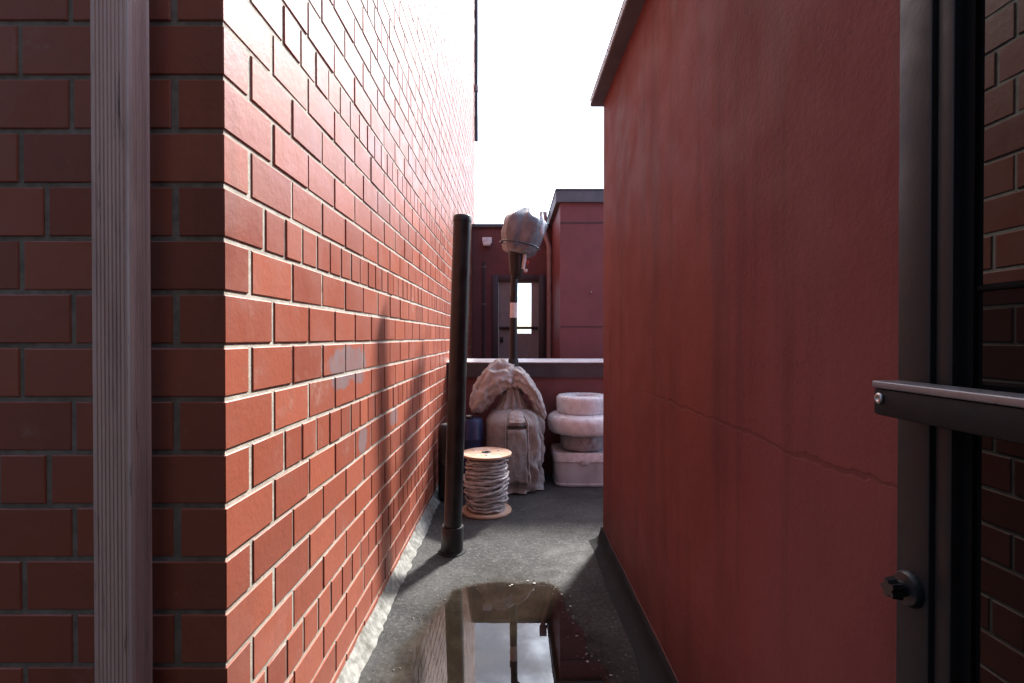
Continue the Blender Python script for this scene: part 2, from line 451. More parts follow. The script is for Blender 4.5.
# ------------------------------------------------------------------ brick block on the left
JT = .0096; BH = .1; BL = .19; ZB = 1.0745 - 1.1
CH = .0020
def chamfer_slab(mb, P, ax, nrm, a0, a1, z0, z1, dep, tint):
    """brick face: P origin on face plane, ax direction along the wall, nrm outward; sits dep proud of the mortar"""
    c = CH
    j = lambda: random.uniform(-.0007,.0007)
    o = random.uniform(-.0012,.0006)
    def pt(a, z, n): 
        q = P + ax*a + nrm*n; return (q.x, q.y, z)
    a0 += j(); a1 += j(); z0 += j(); z1 += j()
    tl = random.uniform(-.0006,.0006)
    out = [pt(a0,z0,-dep-.01),pt(a1,z0,-dep-.01),pt(a1,z1,-dep-.01),pt(a0,z1,-dep-.01)]
    mid = [pt(a0,z0,o-c),pt(a1,z0,o-c),pt(a1,z1,o-c),pt(a0,z1,o-c)]
    top = [pt(a0+c,z0+c,o-tl),pt(a1-c,z0+c,o+tl),pt(a1-c,z1-c,o+tl),pt(a0+c,z1-c,o-tl)]
    fs = [(8,9,10,11)]
    for k in range(4):
        l = (k+1) % 4
        fs += [(k,l,l+4,k+4),(k+4,l+4,l+8,k+8)]
    mb.add(out+mid+top, fs, 1, False, tint)
def corner_brick(mb, lf, ls, z0, z1, tint):
    """brick turning the corner: lf along the front (-x), ls along the alley (+y)"""
    x1, y0 = XL(YF), YF
    c = CH
    xs = [x1-lf, x1-c, x1]; dx = random.uniform(-.0012,.0004)
    bm = bmesh.new(); bmesh.ops.create_cube(bm, size=1)
    for p in bm.verts:
        p.co = Vector((x1-lf+(p.co.x+.5)*lf+dx, y0+(p.co.y+.5)*ls, z0+(p.co.z+.5)*(z1-z0)))
        p.co.x += .006*(p.co.y-y0)
    bmesh.ops.bevel(bm, geom=list(bm.edges), offset=c, segments=1, affect='EDGES')
    bm.verts.index_update()
    mb.add([p.co[:] for p in bm.verts], [[q.index for q in f.verts] for f in bm.faces], 1, False, tint)
    bm.free()
def rtint():
    return min(1, max(0, random.gauss(.5,.27)))
mb = MB()
TOPZ = 6.4
YW = 6.76
LEN = YW - YF
dep = .0031
ax = Vector((.006,1,0)).normalized(); nr = Vector((1,-.006,0)).normalized()
P0 = Vector((XL(YF), YF, 0))
afx = Vector((-1,0,0)); nf = Vector((0,-1,0))
FW = 1.5
nrow = int((TOPZ-ZB)/BH)
for r in range(nrow):
    z0 = ZB + r*BH + JT/2; z1 = z0 + BH - JT
    k = 10 - r                       # photo row number: 0 lies just under eye level
    hdr = (k % 5 == 2)
    odd = (k % 2 == 0)               # half brick first on the alley side
    if hdr:
        start = [.09,.147] if (k//5) % 2 == 0 else [.149]
        pitch = BL/2
    else:
        start = [.0905] if odd else [.186]
        pitch = BL
    # corner brick: a half on one side means a stretcher on the other
    ls = start[0]; lf = .1855 if ls < .1 else .0905
    corner_brick(mb, lf-.005, ls-.005, z0, z1, rtint())
    a = ls + .0045
    seq = start[1:]
    while a < LEN:
        L = seq.pop(0) if seq else pitch
        if a + L > LEN: L = LEN - a
        if L > .02: chamfer_slab(mb, P0, ax, nr, a+JT/2, a+L-JT/2, z0, z1, dep, rtint())
        a += L
    a = lf + .0045
    seq = [] if not hdr else [BL*.75]
    while a < FW:
        L = seq.pop(0) if seq else pitch
        chamfer_slab(mb, P0, afx, nf, a+JT/2, a+L-JT/2, z0, z1, dep, rtint())
        a += L
# mortar body set back behind the brick faces; alley side pale, front side a copy darkened for shade
x1 = XL(YF)-dep; y0 = YF+dep; x2 = XL(YW)-dep; xl = XL(YF)-FW
vs = [(xl,y0,-.05),(x1,y0,-.05),(x2,YW,-.05),(xl,YW,-.05),(xl,y0,TOPZ),(x1,y0,TOPZ),(x2,YW,TOPZ),(xl,YW,TOPZ)]
mb.add(vs, [(0,1,5,4)], 2); mb.add(vs, [(1,2,6,5),(2,3,7,6),(3,0,4,7),(4,5,6,7)], 0)
wall = mb.build('brick_wall', [M['mortar'], M['brick'], M['dmortar']], loc=(XL(YF), YF, 0))
tag(wall, 'tall red brick wall with pale mortar and grey paint patches left of the alley', 'wall', kind='thing')

# mortar fillet at its foot
mb = MB(); vs = []; fs = []
N = 240
for i in range(N+1):
    y = YF + .02 + (3.95-YF-.02)*i/N
    x = XL(y) - .004
    w = .046 + fbm(y*3.1, 0, 2, 4)*.012 + fbm(y*15, 3, 2, 4)*.009
    h = .052 + fbm(y*2.3, 7, 2, 4)*.010 + fbm(y*13, 9, 1, 4)*.006
    row = []
    for j in range(7):
        t = j/6
        q = (x + .002 + w*t, y, h*(1-t)**1.15 + .001 + (.0025*fbm(y*22, t*5, 8, 3) if 0 < j < 6 else 0))
        vs.append(q)
for i in range(N):
    for j in range(6):
        a = i*7+j; fs.append((a, a+1, a+8, a+7))
mb.add(vs, fs, 0, True)
o = mb.build('mortar_fillet', M['fillet'], loc=(XL(2), 2, 0))
tag(o, 'rough whitewashed mortar strip sealing the foot of the brick wall', 'mortar strip')

# ------------------------------------------------------------------ fluted downpipe in front of the brick block
root = thing('fluted_downpipe', (-.691,.885,0), 'weathered pinkish fluted metal downpipe standing against the shaded brick face', 'downpipe')
mb = MB()
prof = []
x0, x1, y0, y1 = -.725, -.655, .862, .907
def ridged(a, b, n, axis, base, sgn):
    out = []
    for i in range(n):
        s = a + (b-a)*i/n; e = a + (b-a)*(i+1)/n
        for t, d in ((.10,0),(.62,0),(.72,1),(.94,1)):
            q = s+(e-s)*t
            if n > 5 and axis == 'x' and 1 <= i <= 3: dd = d*.0022
            else: dd = d*.0022
            out.append((q, base - sgn*dd) if axis == 'x' else (base - sgn*dd, q))
    return out
prof += [(x0+.002,y0)] + ridged(x0+.004, x1-.012, 8, 'x', y0, -1) + [(x1-.004,y0),(x1,y0+.004)]
prof += ridged(y0+.006, y1-.004, 5, 'y', x1, 1) + [(x1,y1),(x0,y1),(x0,y0+.002)]
ztop, zbot = 6.0, .02
vs = [(p[0]+.008*(1.09-zbot)*0, p[1], zbot) for p in prof] + [(p[0], p[1], ztop) for p in prof]
n = len(prof)
mb.add(vs, [(k, (k+1) % n, n+(k+1) % n, n+k) for k in range(n)], 0)
mb.build('pipe_body', M['fluted'], root)
for z in (.45, 2.6, 4.6):
    mb = MB(); mb.rbox(-.70,-.68,.905,.9335,z,z+.03,.002)
    mb.build('wall_bracket', M['fluted'], root)

# downpipe stub high at the far end of the brick wall
root = thing('corner_downpipe', (XL(6.7)+.022,6.72,3.72), 'thin dark grey downpipe high on the far end of the brick wall', 'downpipe')
xx = XL(6.72)+.024
mb = MB(); mb.tube([(xx,6.72,3.72),(xx,6.72,6.4)], .022, 16); mb.build('pipe_body', M['capmetal'], root)
mb = MB(); mb.tube([(xx,6.72,4.38),(xx,6.72,4.46)], .027, 16); mb.build('joint_collar', M['paledownpipe'], root)

# ------------------------------------------------------------------ rendered wall on the right
TR = 2.335
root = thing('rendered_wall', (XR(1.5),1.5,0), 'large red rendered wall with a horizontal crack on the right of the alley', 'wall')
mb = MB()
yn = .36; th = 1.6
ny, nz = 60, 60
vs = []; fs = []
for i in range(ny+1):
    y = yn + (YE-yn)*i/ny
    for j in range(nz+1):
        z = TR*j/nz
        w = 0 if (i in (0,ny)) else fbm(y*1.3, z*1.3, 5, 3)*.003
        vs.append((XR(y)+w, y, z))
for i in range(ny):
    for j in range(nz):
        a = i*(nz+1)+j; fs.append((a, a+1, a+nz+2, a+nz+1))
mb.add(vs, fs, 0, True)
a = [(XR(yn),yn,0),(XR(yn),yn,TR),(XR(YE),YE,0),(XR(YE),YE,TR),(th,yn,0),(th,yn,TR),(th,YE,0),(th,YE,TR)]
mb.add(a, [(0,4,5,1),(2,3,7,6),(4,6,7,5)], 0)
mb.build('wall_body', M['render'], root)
mb = MB()
ov = .062
c = [(XR(yn)-ov,yn),(XR(YE)-ov,YE+.045),(th,YE+.045),(th,yn)]
vs = [(*p,TR) for p in c]+[(*p,TR+.034) for p in c]
mb.add(vs, [(3,2,1,0),(4,5,6,7),(0,1,5,4),(1,2,6,5),(2,3,7,6),(3,0,4,7)])
cap = mb.build('coping', M['slate'], root)
mb = MB()
c = [(XR(yn)-ov-.004,XR(YE)-ov-.004,TR+.006,TR+.013),(XR(yn)-ov-.006,XR(YE)-ov-.006,TR+.026,TR+.038)]
for (xa,xb,za,zb) in c:
    vs = [(xa,yn,za),(xb,YE+.049,za),(xb,YE+.049,zb),(xa,yn,zb),(xa+.003,yn,za),(xb+.003,YE+.046,za),(xb+.003,YE+.046,zb),(xa+.003,yn,zb)]
    mb.add(vs, [(0,3,2,1),(0,1,5,4),(3,7,6,2),(1,2,6,5)])
subpart(mb, 'gutter_edge', M['fascia'], cap, root)
# black membrane turned up the foot of the wall
mb = MB(); vs = []; fs = []
N = 90
for i in range(N+1):
    y = yn + (YE+.012-yn)*i/N
    x = XR(y)
    w = .075+fbm(y*3,1,1,3)*.012
    hh = .077+fbm(y*4,4,1,3)*.004
    prof = [(-.004,hh),(-.010,hh-.002),(-.014,.05),(-.022,.028),(-.04,.012),(-w,.0015)]
    for j,(dx,z) in enumerate(prof):
        vs.append((x+dx+fbm(y*9,j,2,3)*.0025*(j>1), y, z))
for i in range(N):
    for j in range(5):
        a = i*6+j; fs.append((a,a+6,a+7,a+1))
mb.add(vs, fs, 0, True)
mb.add([vs[-6],vs[-5],vs[-4],vs[-3],vs[-2],vs[-1],(XR(YE)+.0,YE+.012,.0015)], [(0,1,2,3,4,5,6)], 0)
mb.box(XR(YE)-.004,th,YE+.001,YE+.012,0,.077)
up = mb.build('membrane_upturn', M['membrane'], root)
mb = MB()
mb.tube([(XR(y)-.004, y, .0785+fbm(y*4,4,1,3)*.004) for y in [yn+.02*k for k in range(int((YE-yn)/.02)+1)]], .0022, 6)
subpart(mb, 'sealant_bead', M['darkred'], up, root)

# ------------------------------------------------------------------ open glass door at the right edge
XD = .376
root = thing('glass_door', (XD+.02,.05,0), 'open dark framed glass door with a push bar at the right edge', 'door')
zt = 2.25; z0 = .03
ya, yb = .488, -.42       # free edge, hinge edge
mb = MB()
mb.rbox(XD, XD+.045, .4497, ya, z0, zt, .002)                     # outer face of the stile
mb.rbox(XD+.004, XD+.043, .4315, .4490, z0, zt, .002)             # second step, past a groove
mb.build('door_stile', M['bronze'], root, sharp=40)
mb = MB(); mb.box(XD+.012, XD+.040, .4206, .4312, z0, zt); mb.build('glazing_gasket', M['gasket'], root)
mb = MB(); mb.rbox(XD, XD+.045, yb, yb+.088, z0, zt, .002); mb.build('door_stile', M['bronze'], root, sharp=40)
for (za, zb, nm) in ((z0,.20,'bottom_rail'),(1.1285,1.1335,'middle_rail'),(2.13,zt,'top_rail')):
    mb = MB(); mb.rbox(XD+.0135, XD+.042, yb+.088, .4204, za, zb, .0015); mb.build(nm, M['gasket'] if nm == 'middle_rail' else M['bronze'], root, sharp=40)
mb = MB(); mb.box(XD+.016, XD+.026, yb+.09, .4203, 1.134, 2.129)
o = mb.build('glass_pane', M['pane_up'], root); o['label'] = 'mirrored upper pane reflecting the brick wall'
mb = MB(); mb.box(XD+.016, XD+.026, yb+.09, .4203, .201, 1.128)
o = mb.build('glass_pane', M['pane_low'], root); o['label'] = 'dark lower pane'
# push bar
xb0, xb1 = XD-.034, XD-.008
mb = MB(); mb.rbox(xb0, xb1, yb+.03, .4735, 1.0175, 1.0425, .003)
bar = mb.build('push_bar', M['barblack'], root, sharp=40)
mb = MB(); mb.rbox(xb0-.001, xb1+.001, yb+.03, .474, 1.0426, 1.0495, .0015)
subpart(mb, 'bar_top', M['barsteel'], bar, root)
mb = MB(); mb.lathe([(.0052,0),(.0052,-.0012),(.0040,-.0024),(.0022,-.0024),(.0020,-.001),(0,-.001)], (xb0,.4645,1.0335), 24, axis='X')
subpart(mb, 'bolt', M['bolt'], bar, root)
mb = MB(); mb.rbox(xb1-.001, XD+.001, .435, .468, 1.020, 1.042, .002)
subpart(mb, 'bar_bracket', M['blackplastic'], bar, root)
# thumb turn
cy, cz = .470, .853
mb = MB(); mb.lathe([(.0165,0),(.0165,-.003),(.0145,-.006),(.007,-.007),(.0065,-.013),(0,-.013)], (XD,cy,cz), 32, axis='X')
tt = mb.build('lock_rose', M['blackplastic'], root, sharp=35)
mb = MB()
g = []
for k in range(16):
    t = 2*math.pi*k/16; rr = .0088*(1+.28*math.cos(5*t))
    g.append((rr*math.cos(t), rr*math.sin(t)))
vs = [(XD-.013, cy+a_, cz+b_) for a_, b_ in g]+[(XD-.022, cy+a_*.85, cz+b_*.85) for a_, b_ in g]
mb.add(vs, [(k,(k+1)%16,16+(k+1)%16,16+k) for k in range(16)]+[tuple(range(16,32)), tuple(range(15,-1,-1))], 0)
subpart(mb, 'thumb_turn', M['blackplastic'], tt, root)

# ------------------------------------------------------------------ parapet
root = thing('parapet_wall', (.6,4.06,0), 'low dark red parapet wall with a metal coping, its sunlit top shown in white, across the alley end', 'wall')
mb = MB(); mb.box(XL(4)+.001, 3, 4.0, 4.15, 0, .80); mb.build('wall_body', M['darkred'], root)
mb = MB(); mb.box(XL(4)+.001, 3.01, 3.975, 4.175, .775, .888)
mb.box(XL(4)+.001, 3.01, 3.968, 3.9745, .775, .786)
cp = mb.build('coping', M['capmetal'], root)
mb = MB(); xa = XL(4)+.001
vs = [(xa,3.962,.8885),(3.02,3.962,.8885),(3.02,4.2,.8885),(xa,4.2,.8885),(xa,3.962,.896),(3.02,3.962,.896),(3.02,4.2,.913),(xa,4.2,.913)]
mb.add(vs, [(3,2,1,0),(4,5,6,7),(0,1,5,4),(1,2,6,5),(2,3,7,6),(3,0,4,7)]); subpart(mb, 'coping_top', M['palecap'], cp, root, 40)  # sunlight on the coping's top put into its white colour

# ------------------------------------------------------------------ black pipe standing in the floor
yp = 2.54
root = thing('vent_pipe', (-.306,yp,0), 'tall black plastic pipe standing upright in the floor, leaning slightly', 'pipe')
b0 = Vector((-.306,yp,0)); t0 = Vector((-.251,yp,1.70))
P = lambda t: b0+(t0-b0)*t
mb = MB()
seg = 20
mb.tube([P(.0+.996*k/seg) for k in range(seg+1)]+[P(1)], [.0455]*(seg+1)+[.0445], 40)
mb.build('pipe_body', M['pipe'], root, sharp=50)
mb = MB(); mb.tube([P(0),P(.012),P(.075),P(.078)], [.0565,.0565,.0565,.0535], 40); mb.build('base_sleeve', M['pipe'], root, sharp=50)
mb = MB(); mb.tube([P(.985),P(1.001),P(1.004)], [.0475,.0475,.043], 40); mb.build('top_cap', M['blackplastic'], root, sharp=50)
mb = MB()
mb.lathe([(.0572,.010),(.060,.006),(.066,.003),(.072,.001)], (b0.x,b0.y,0), 48, wob=lambda t,h: .10*fbm(math.cos(t)*2,math.sin(t)*2,3,4)*(1.0 if h<.012 else .2))
mb.build('sealing_collar', M['membrane'], root)

# black roll behind the pipe, against the wall
root = thing('black_roll', (-.445,3.36,0), 'black plastic roll standing against the brick wall behind the black pipe', 'roll')
mb = MB(); mb.lathe([(.05,.0),(.052,.05),(.052,.47),(.046,.50),(.03,.512),(.0,.514)], (-.445,3.36,0), 28, wob=lambda t,h: .03*math.sin(3*t+h*4))
mb.build('roll_body', M['blackplastic'], root)
mb = MB(); mb.lathe([(.0535,.0),(.0545,.004),(.0545,.03),(.0535,.034)], (-.445,3.36,.24), 28, wob=lambda t,h: .03*math.sin(3*t+1)); mb.build('tie_band', M['pipe'], root)

# ------------------------------------------------------------------ cable reel
rx, ry = -.16, 3.13
root = thing('cable_reel', (rx,ry,0), 'plywood cable reel wound with pale grey cable, beside the black pipe', 'cable reel')
def disc(z, r, t):
    m_ = MB(); m_.lathe([(.028,t),(.028,0),(r-.002,0),(r,.002),(r,t-.002),(r-.002,t)], (rx,ry,z), 56, close=True, smooth=False); return m_
disc(.003,.157,.014).build('flange', M['ply'], root); o = disc(.356,.157,.014).build('flange', M['ply'], root)
mb = MB(); mb.lathe([(.030,0),(.030,.003),(.017,.003),(.017,0)], (rx,ry,.370), 24, close=True); subpart(mb, 'hub_ring', M['capmetal'], o, root)
for k in range(3):
    mb = MB(); t = .6+k*2.09
    mb.lathe([(.007,0),(.007,.004),(.003,.006),(0,.006)], (rx+.09*math.cos(t), ry+.09*math.sin(t), .370), 12); subpart(mb, 'bolt', M['bolt'], o, root)
mb = MB(); mb.lathe([(.085,.017),(.085,.356)], (rx,ry,0), 32); mb.build('drum', M['cardboard'], root)
def winding(r0, z0, z1, turns, amp, seed, tub, tilt=0, zw=.010):
    out = []
    n_ = int(turns*44)
    for i in range(n_+1):
        t = 2*math.pi*turns*i/n_; f = i/n_
        r = r0 + amp*fbm(math.cos(t)*1.3+seed, math.sin(t)*1.3, t*.11, 3)
        z = z0+(z1-z0)*f + zw*fbm(math.cos(t)*.9+seed*2, math.sin(t)*.9, t*.17+seed, 2) + tilt*math.sin(t+seed)
        z = min(.347, max(.026, z))
        out.append((rx+r*math.cos(t), ry+r*math.sin(t), z))
    m_ = MB(); m_.tube(out, tub, 8); return m_
big = MB()
for a_ in ((.103,.028,.347,23,.006,1,.0078,.0,.006),(.117,.345,.030,15,.008,5,.0078,.004,.014),(.128,.05,.33,9,.012,9,.0075,.012,.022),(.136,.25,.14,3,.012,14,.0075,.028,.02)):
    w_ = winding(*a_); big.add(w_.v, w_.f, 0, True)
big.build('cable', M['cable'], root)

# dark blue drum
root = thing('blue_drum', (-.30,3.56,0), 'dark blue plastic drum behind the cable reel', 'drum')
mb = MB(); mb.lathe([(.095,0),(.10,.01),(.10,.15),(.104,.16),(.104,.175),(.10,.185),(.10,.36),(.104,.37),(.104,.385),(.10,.395),(.098,.48),(.085,.515),(.03,.52),(0,.52)], (-.30,3.56,0), 36); mb.build('drum_body', M['blue'], root, sharp=60)
mb = MB(); mb.lathe([(.028,.518),(.028,.54),(.022,.543),(0,.543)], (-.30,3.52,0), 20); mb.build('screw_cap', M['blackplastic'], root, sharp=40)

# ------------------------------------------------------------------ patio heater with wrapped head
hx, hy = .006, 3.76
root = thing('patio_heater', (hx,hy,0), 'tall black patio heater with its head wrapped in grey plastic', 'patio heater')
mb = MB(); mb.lathe([(.15,0),(.155,.01),(.155,.05),(.15,.06),(.145,.42),(.12,.45),(.05,.50),(0,.50)], (hx,3.72,0), 40); mb.build('base_housing', M['heaterpole'], root, sharp=50)
mb = MB(); mb.tube([(hx+.002,hy,.48),(hx+.004,hy,.95),(hx+.006,hy,1.30),(hx+.014,hy,1.60)], [.030,.030,.0265,.0255], 24)
pole = mb.build('pole', M['heaterpole'], root)
mb = MB(); mb.tube([(hx+.0058,hy,1.238),(hx+.0085,hy,1.350)], .0285, 24, cap=False); subpart(mb, 'sticker', M['sticker'], pole, root)
mb = MB(); mb.tube([(hx+.006,hy,1.36),(hx+.0065,hy,1.40)], .0300, 24); subpart(mb, 'pole_joint', M['heaterpole'], pole, root)
mb = MB(); mb.lathe([(.026,1.53),(.045,1.56),(.050,1.60),(.056,1.70),(.058,1.80),(.0,1.81)], (hx+.026,hy,0), 28, wob=lambda t,h: .08*fbm(math.cos(t)*3,math.sin(t)*3,h*12,3)); nk = mb.build('burner_neck', M['heaterpole'], root)
mb = MB(); mb.tube([(hx+.075,hy-.035,1.60),(hx+.086,hy-.04,1.66),(hx+.090,hy-.038,1.73)], [.012,.015,.011], 12); mb.rbox(hx+.082,hx+.108,hy-.055,hy-.03,1.575,1.597,.004); subpart(mb, 'gas_valve', M['valve'], nk, root)
mb = MB(); mb.rbox(hx+.100,hx+.118,hy-.05,hy-.03,1.635,1.66,.004); subpart(mb, 'valve_cap', M['redbit'], nk, root)
# wrapped head
mb = MB(); vs = []; fs = []
prof = [(.05,-.20),(.10,-.195),(.135,-.175),(.145,-.145),(.136,-.128),(.152,-.10),(.160,-.04),(.168,.02),(.168,.065),(.150,.098),(.105,.128),(.055,.165),(.02,.188)]
nn = 72
Rt = Matrix.Rotation(R(12),4,'Y')
for (r, h) in prof:
    for k in range(nn):
        t = 2*math.pi*k/nn
        q = .90*r*(1+.09*math.sin(5*t+.7+h*3)*(1 if h>-.13 else .5)+.10*fbm(math.cos(t)*2.2,math.sin(t)*2.2,h*9,4)+.05*math.cos(2*t+1))
        z = h + .025*fbm(math.cos(t)*1.7+4,math.sin(t)*1.7,h*4,3)*min(1, r*r*45)
        p_ = Rt @ Vector((q*math.cos(t), q*math.sin(t), z))
        vs.append((hx+.078+p_.x, hy+p_.y, 1.895+p_.z*.93))
for j in range(len(prof)-1):
    for k in range(nn):
        fs.append((j*nn+k, j*nn+(k+1)%nn, (j+1)*nn+(k+1)%nn, (j+1)*nn+k))
fs.append(tuple(range(nn-1,-1,-1))); fs.append(tuple(range((len(prof)-1)*nn, len(prof)*nn)))
mb.add(vs, fs, 0, True); hd = mb.build('wrapped_head', M['greyplastic'], root)
mb = MB(); c_ = []
for k in range(60):
    t = 2*math.pi*k/59
    p_ = Rt @ Vector((.148*math.cos(t), .148*math.sin(t), -.128+.01*fbm(math.cos(t)*2,math.sin(t)*2,1,3)))
    c_.append((hx+.078+p_.x, hy+p_.y, 1.895+p_.z*.93))
mb.tube(c_, .007, 8, cap=False); subpart(mb, 'tie_cord', M['capmetal'], hd, root)
mb = MB(); mb.add([(hx+.19,hy-.06,1.96),(hx+.222,hy-.05,2.02),(hx+.235,hy-.04,1.95),(hx+.232,hy-.05,1.86),(hx+.205,hy-.05,1.83),(hx+.20,hy-.075,1.90)], [(0,1,2),(0,2,5),(5,2,3),(5,3,4)], 0, True)
flap = subpart(mb, 'highlight_flap', M['coil'], hd, root)  # white colour stands for the bright highlight on the wrap's edge
sm = flap.modifiers.new('thickness', 'SOLIDIFY'); sm.thickness = .002

# cover over the heater's base
root = thing('base_cover', (hx,3.70,0), 'dirty beige fabric cover with a flap pocket round the foot of the patio heater', 'fabric cover')
mb = MB(); vs = []; fs = []
nu, nv = 160, 70
cyy = 3.70
def cover(t, f):
    """t angle, f from the hem (0) over the shoulder to the neck (1)"""
    ct, st_ = math.cos(t), math.sin(t)
    e = 3.0
    rr = (abs(ct)**e + abs(st_)**e)**(-1/e)
    if f < .72:
        g = f/.72; k = 1.0 + .035*math.sin(math.pi*g) - .03*g; z = .012 + .45*g
    else:
        g = (f-.72)/.28*math.pi/2; k = .16 + .81*math.cos(g)**.9 if g < math.pi/2-.001 else .16
        z = .462 + .115*math.sin(g)
    right = max(0, math.cos(t+.62))**5
    low = max(0, 1-f*6)
    wr = .006*fbm(ct*2.2, st_*2.2, f*3.5, 5) + .030*right*fbm(ct*5, st_*5, f*2.6+3, 4) + 0.016*right*math.sin(t*19+5*fbm(ct,st_,f*4,2))
    wr += low*.020*math.sin(t*9+2*fbm(ct*2,st_*2,1,2)) + .012*math.sin(f*40+4*math.sin(t*2.3))*max(0,.17-f)*5
    x = (.206*rr*ct + wr*ct)*k; y = (.25*rr*st_ + wr*st_)*k
    return (hx+x+.004, cyy+y, z+.006*fbm(ct*3, st_*3, 9, 3)*(1-f))
for j in range(nv+1):
    for k in range(nu):
        vs.append(cover(2*math.pi*k/nu, (j/nv)))
for j in range(nv):
    for k in range(nu):
        fs.append((j*nu+k, j*nu+(k+1)%nu, (j+1)*nu+(k+1)%nu, (j+1)*nu+k))
fs.append(tuple(range(nv*nu, (nv+1)*nu)))
mb.add(vs, fs, 0, True); cv = mb.build('cover_body', M['bag'], root)
def patch(a0, a1, f0, f1, off, name, mat, na=14, nf_=6, jit=.0, th_=.005):
    m_ = MB(); v_ = []
    for j in range(nf_+1):
        for i in range(na+1):
            t = a0+(a1-a0)*i/na; f = f0+(f1-f0)*j/nf_
            p = Vector(cover(t, f)); c_ = Vector((hx+.004, cyy, p.z-.1)); d = (p-c_); d.normalize()
            w_ = .004*fbm(i*.4, j*.5, 3, 2)
            v_.append(p + d*(off+w_+jit*math.sin(j*2.1+.3*i)) )
    fc = [(j*(na+1)+i, j*(na+1)+i+1, (j+1)*(na+1)+i+1, (j+1)*(na+1)+i) for j in range(nf_) for i in range(na)]
    m_.add(v_, fc, 0, True); o_ = m_.build(name, mat, root)
    s_ = o_.modifiers.new('thickness','SOLIDIFY'); s_.thickness = th_; s_.offset = 1
    return o_
q = -math.pi/2
patch(q-.16, q+.42, .765, .90, .010, 'pocket_flap', M['canvas'], nf_=9, jit=.0045)
patch(q-.20, q+.44, .715, .745, .004, 'zip_slit', M['seam'], nf_=3)
patch(q-.20, q+.43, .10, .70, .005, 'pocket', M['bag'], nf_=14)
def seam(path, name, rad=.0032, mat='canvas'):
    m_ = MB(); m_.tube([Vector(cover(t, f))+Vector((0,-.006,.0)) for t, f in path], rad, 6); m_.build(name, M[mat], root)
seam([(q-.27, .03+.80*k/30) for k in range(31)], 'piping')
seam([(q+.50, .03+.83*k/30) for k in range(31)], 'piping', .005)

# canvas hanging in two wings from the pole
root = thing('canvas_sheet', (hx,3.70,.50), 'crumpled pale canvas hanging in two wings from the heater pole above the beige cover', 'canvas sheet')
PX = lambda x, y: Vector(((x-512)*.00736, 0, 1.09-(y-337.5)*.00736))
def interp(c, s_):
    n_ = len(c)-1; f = s_*n_; i = min(int(f), n_-1); t = f-i
    p = [c[max(0,i-1)], c[i], c[i+1], c[min(n_,i+2)]]
    return .5*((2*p[1])+(p[2]-p[0])*t+(2*p[0]-5*p[1]+4*p[2]-p[3])*t*t+(3*p[1]-p[0]-3*p[2]+p[3])*t**3)
mb = MB()
def wing(up, lo, dep, nfold, amp, seed):
    up = [PX(*p) for p in up]; lo = [PX(*p) for p in lo]
    ns, nc = 60, 72
    vs = []; fs = []
    for i in range(ns+1):
        s_ = i/ns
        a = interp(up, s_); b = interp(lo, s_)
        c_ = (a+b)/2; h = (a-b)/2
        d = dep*(.45+.55*math.sin(math.pi*min(1, .15+s_*.85)))
        end = 1 if s_ < .93 else max(.15, math.sqrt(max(0, 1-((s_-.93)/.07)**2)))
        for k in range(nc):
            t = 2*math.pi*k/nc
            ridge = amp*math.sin(nfold*t + 2.5*fbm(s_*2+seed, math.cos(t), math.sin(t), 3) + seed)*(.4+.6*s_)
            ridge += .45*amp*math.sin((nfold*2+3)*t + 3*fbm(s_*3+seed, math.sin(t), 2., 3) + 4*s_)
            nz_ = .20*fbm(s_*4+seed*3, math.cos(t)*1.6, math.sin(t)*1.6, 5) - .22*abs(fbm(s_*5+seed*7, math.cos(t)*1.9+3, math.sin(t)*1.9, 3)) + .05
            q_ = (1+ridge+nz_)*end
            p = c_ + h*(math.cos(t)*q_) + Vector((0,-1,0))*(d*math.sin(t)*q_)
            vs.append((p.x+.006*fbm(p.x*30,p.z*30,seed,3), p.y+3.70, p.z+.008*fbm(p.x*24,p.z*24,seed+5,3)))
    for i in range(ns):
        for k in range(nc):
            fs.append((i*nc+k, i*nc+(k+1)%nc, (i+1)*nc+(k+1)%nc, (i+1)*nc+k))
    fs.append(tuple(range(nc-1,-1,-1))); fs.append(tuple(range(ns*nc,(ns+1)*nc)))
    mb.add(vs, fs, 0, True)
wing([(514,366),(503,361),(491,364),(480,375),(473,390),(469,406)], [(511,390),(505,391),(498,396),(490,404),(481,412),(473,415)], .13, 4, .13, 1)
wing([(510,368),(520,368),(529,376),(538,390),(544,405),(547,418)], [(512,388),(518,389),(525,394),(531,403),(536,415),(541,423)], .11, 4, .12, 4)
mb.build('sheet_body', M['canvas'], root)
mb = MB(); vs = []; fs = []
for j in range(13):
    f = j/12
    for k in range(72):
        t = 2*math.pi*k/72
        r_ = .050 + .055*f**1.3 + (.010+.012*f)*math.sin(11*t+2*fbm(math.cos(t),math.sin(t),f,2)) + .02*fbm(math.cos(t)*2,math.sin(t)*2,f*3,3)
        vs.append((hx+r_*math.cos(t), 3.70+r_*.95*math.sin(t), .72-.165*f+.012*math.sin(7*t+1)*f))
for j in range(12):
    for k in range(72): fs.append((j*72+k, (j+1)*72+k, (j+1)*72+(k+1)%72, j*72+(k+1)%72))
mb.add(vs, fs, 0, True); nk_ = mb.build('gathered_neck', M['bag'], root)
s_ = nk_.modifiers.new('thickness','SOLIDIFY'); s_.thickness = .004
mb = MB()
mb.tube([(hx+.001,hy-.02,.70),(hx+.002,hy-.02,.80),(hx+.004,hy,.90),(hx+.004,hy,.93)], [.058,.046,.040,.036], 20); mb.build('dark_wrap', M['seam'], root)

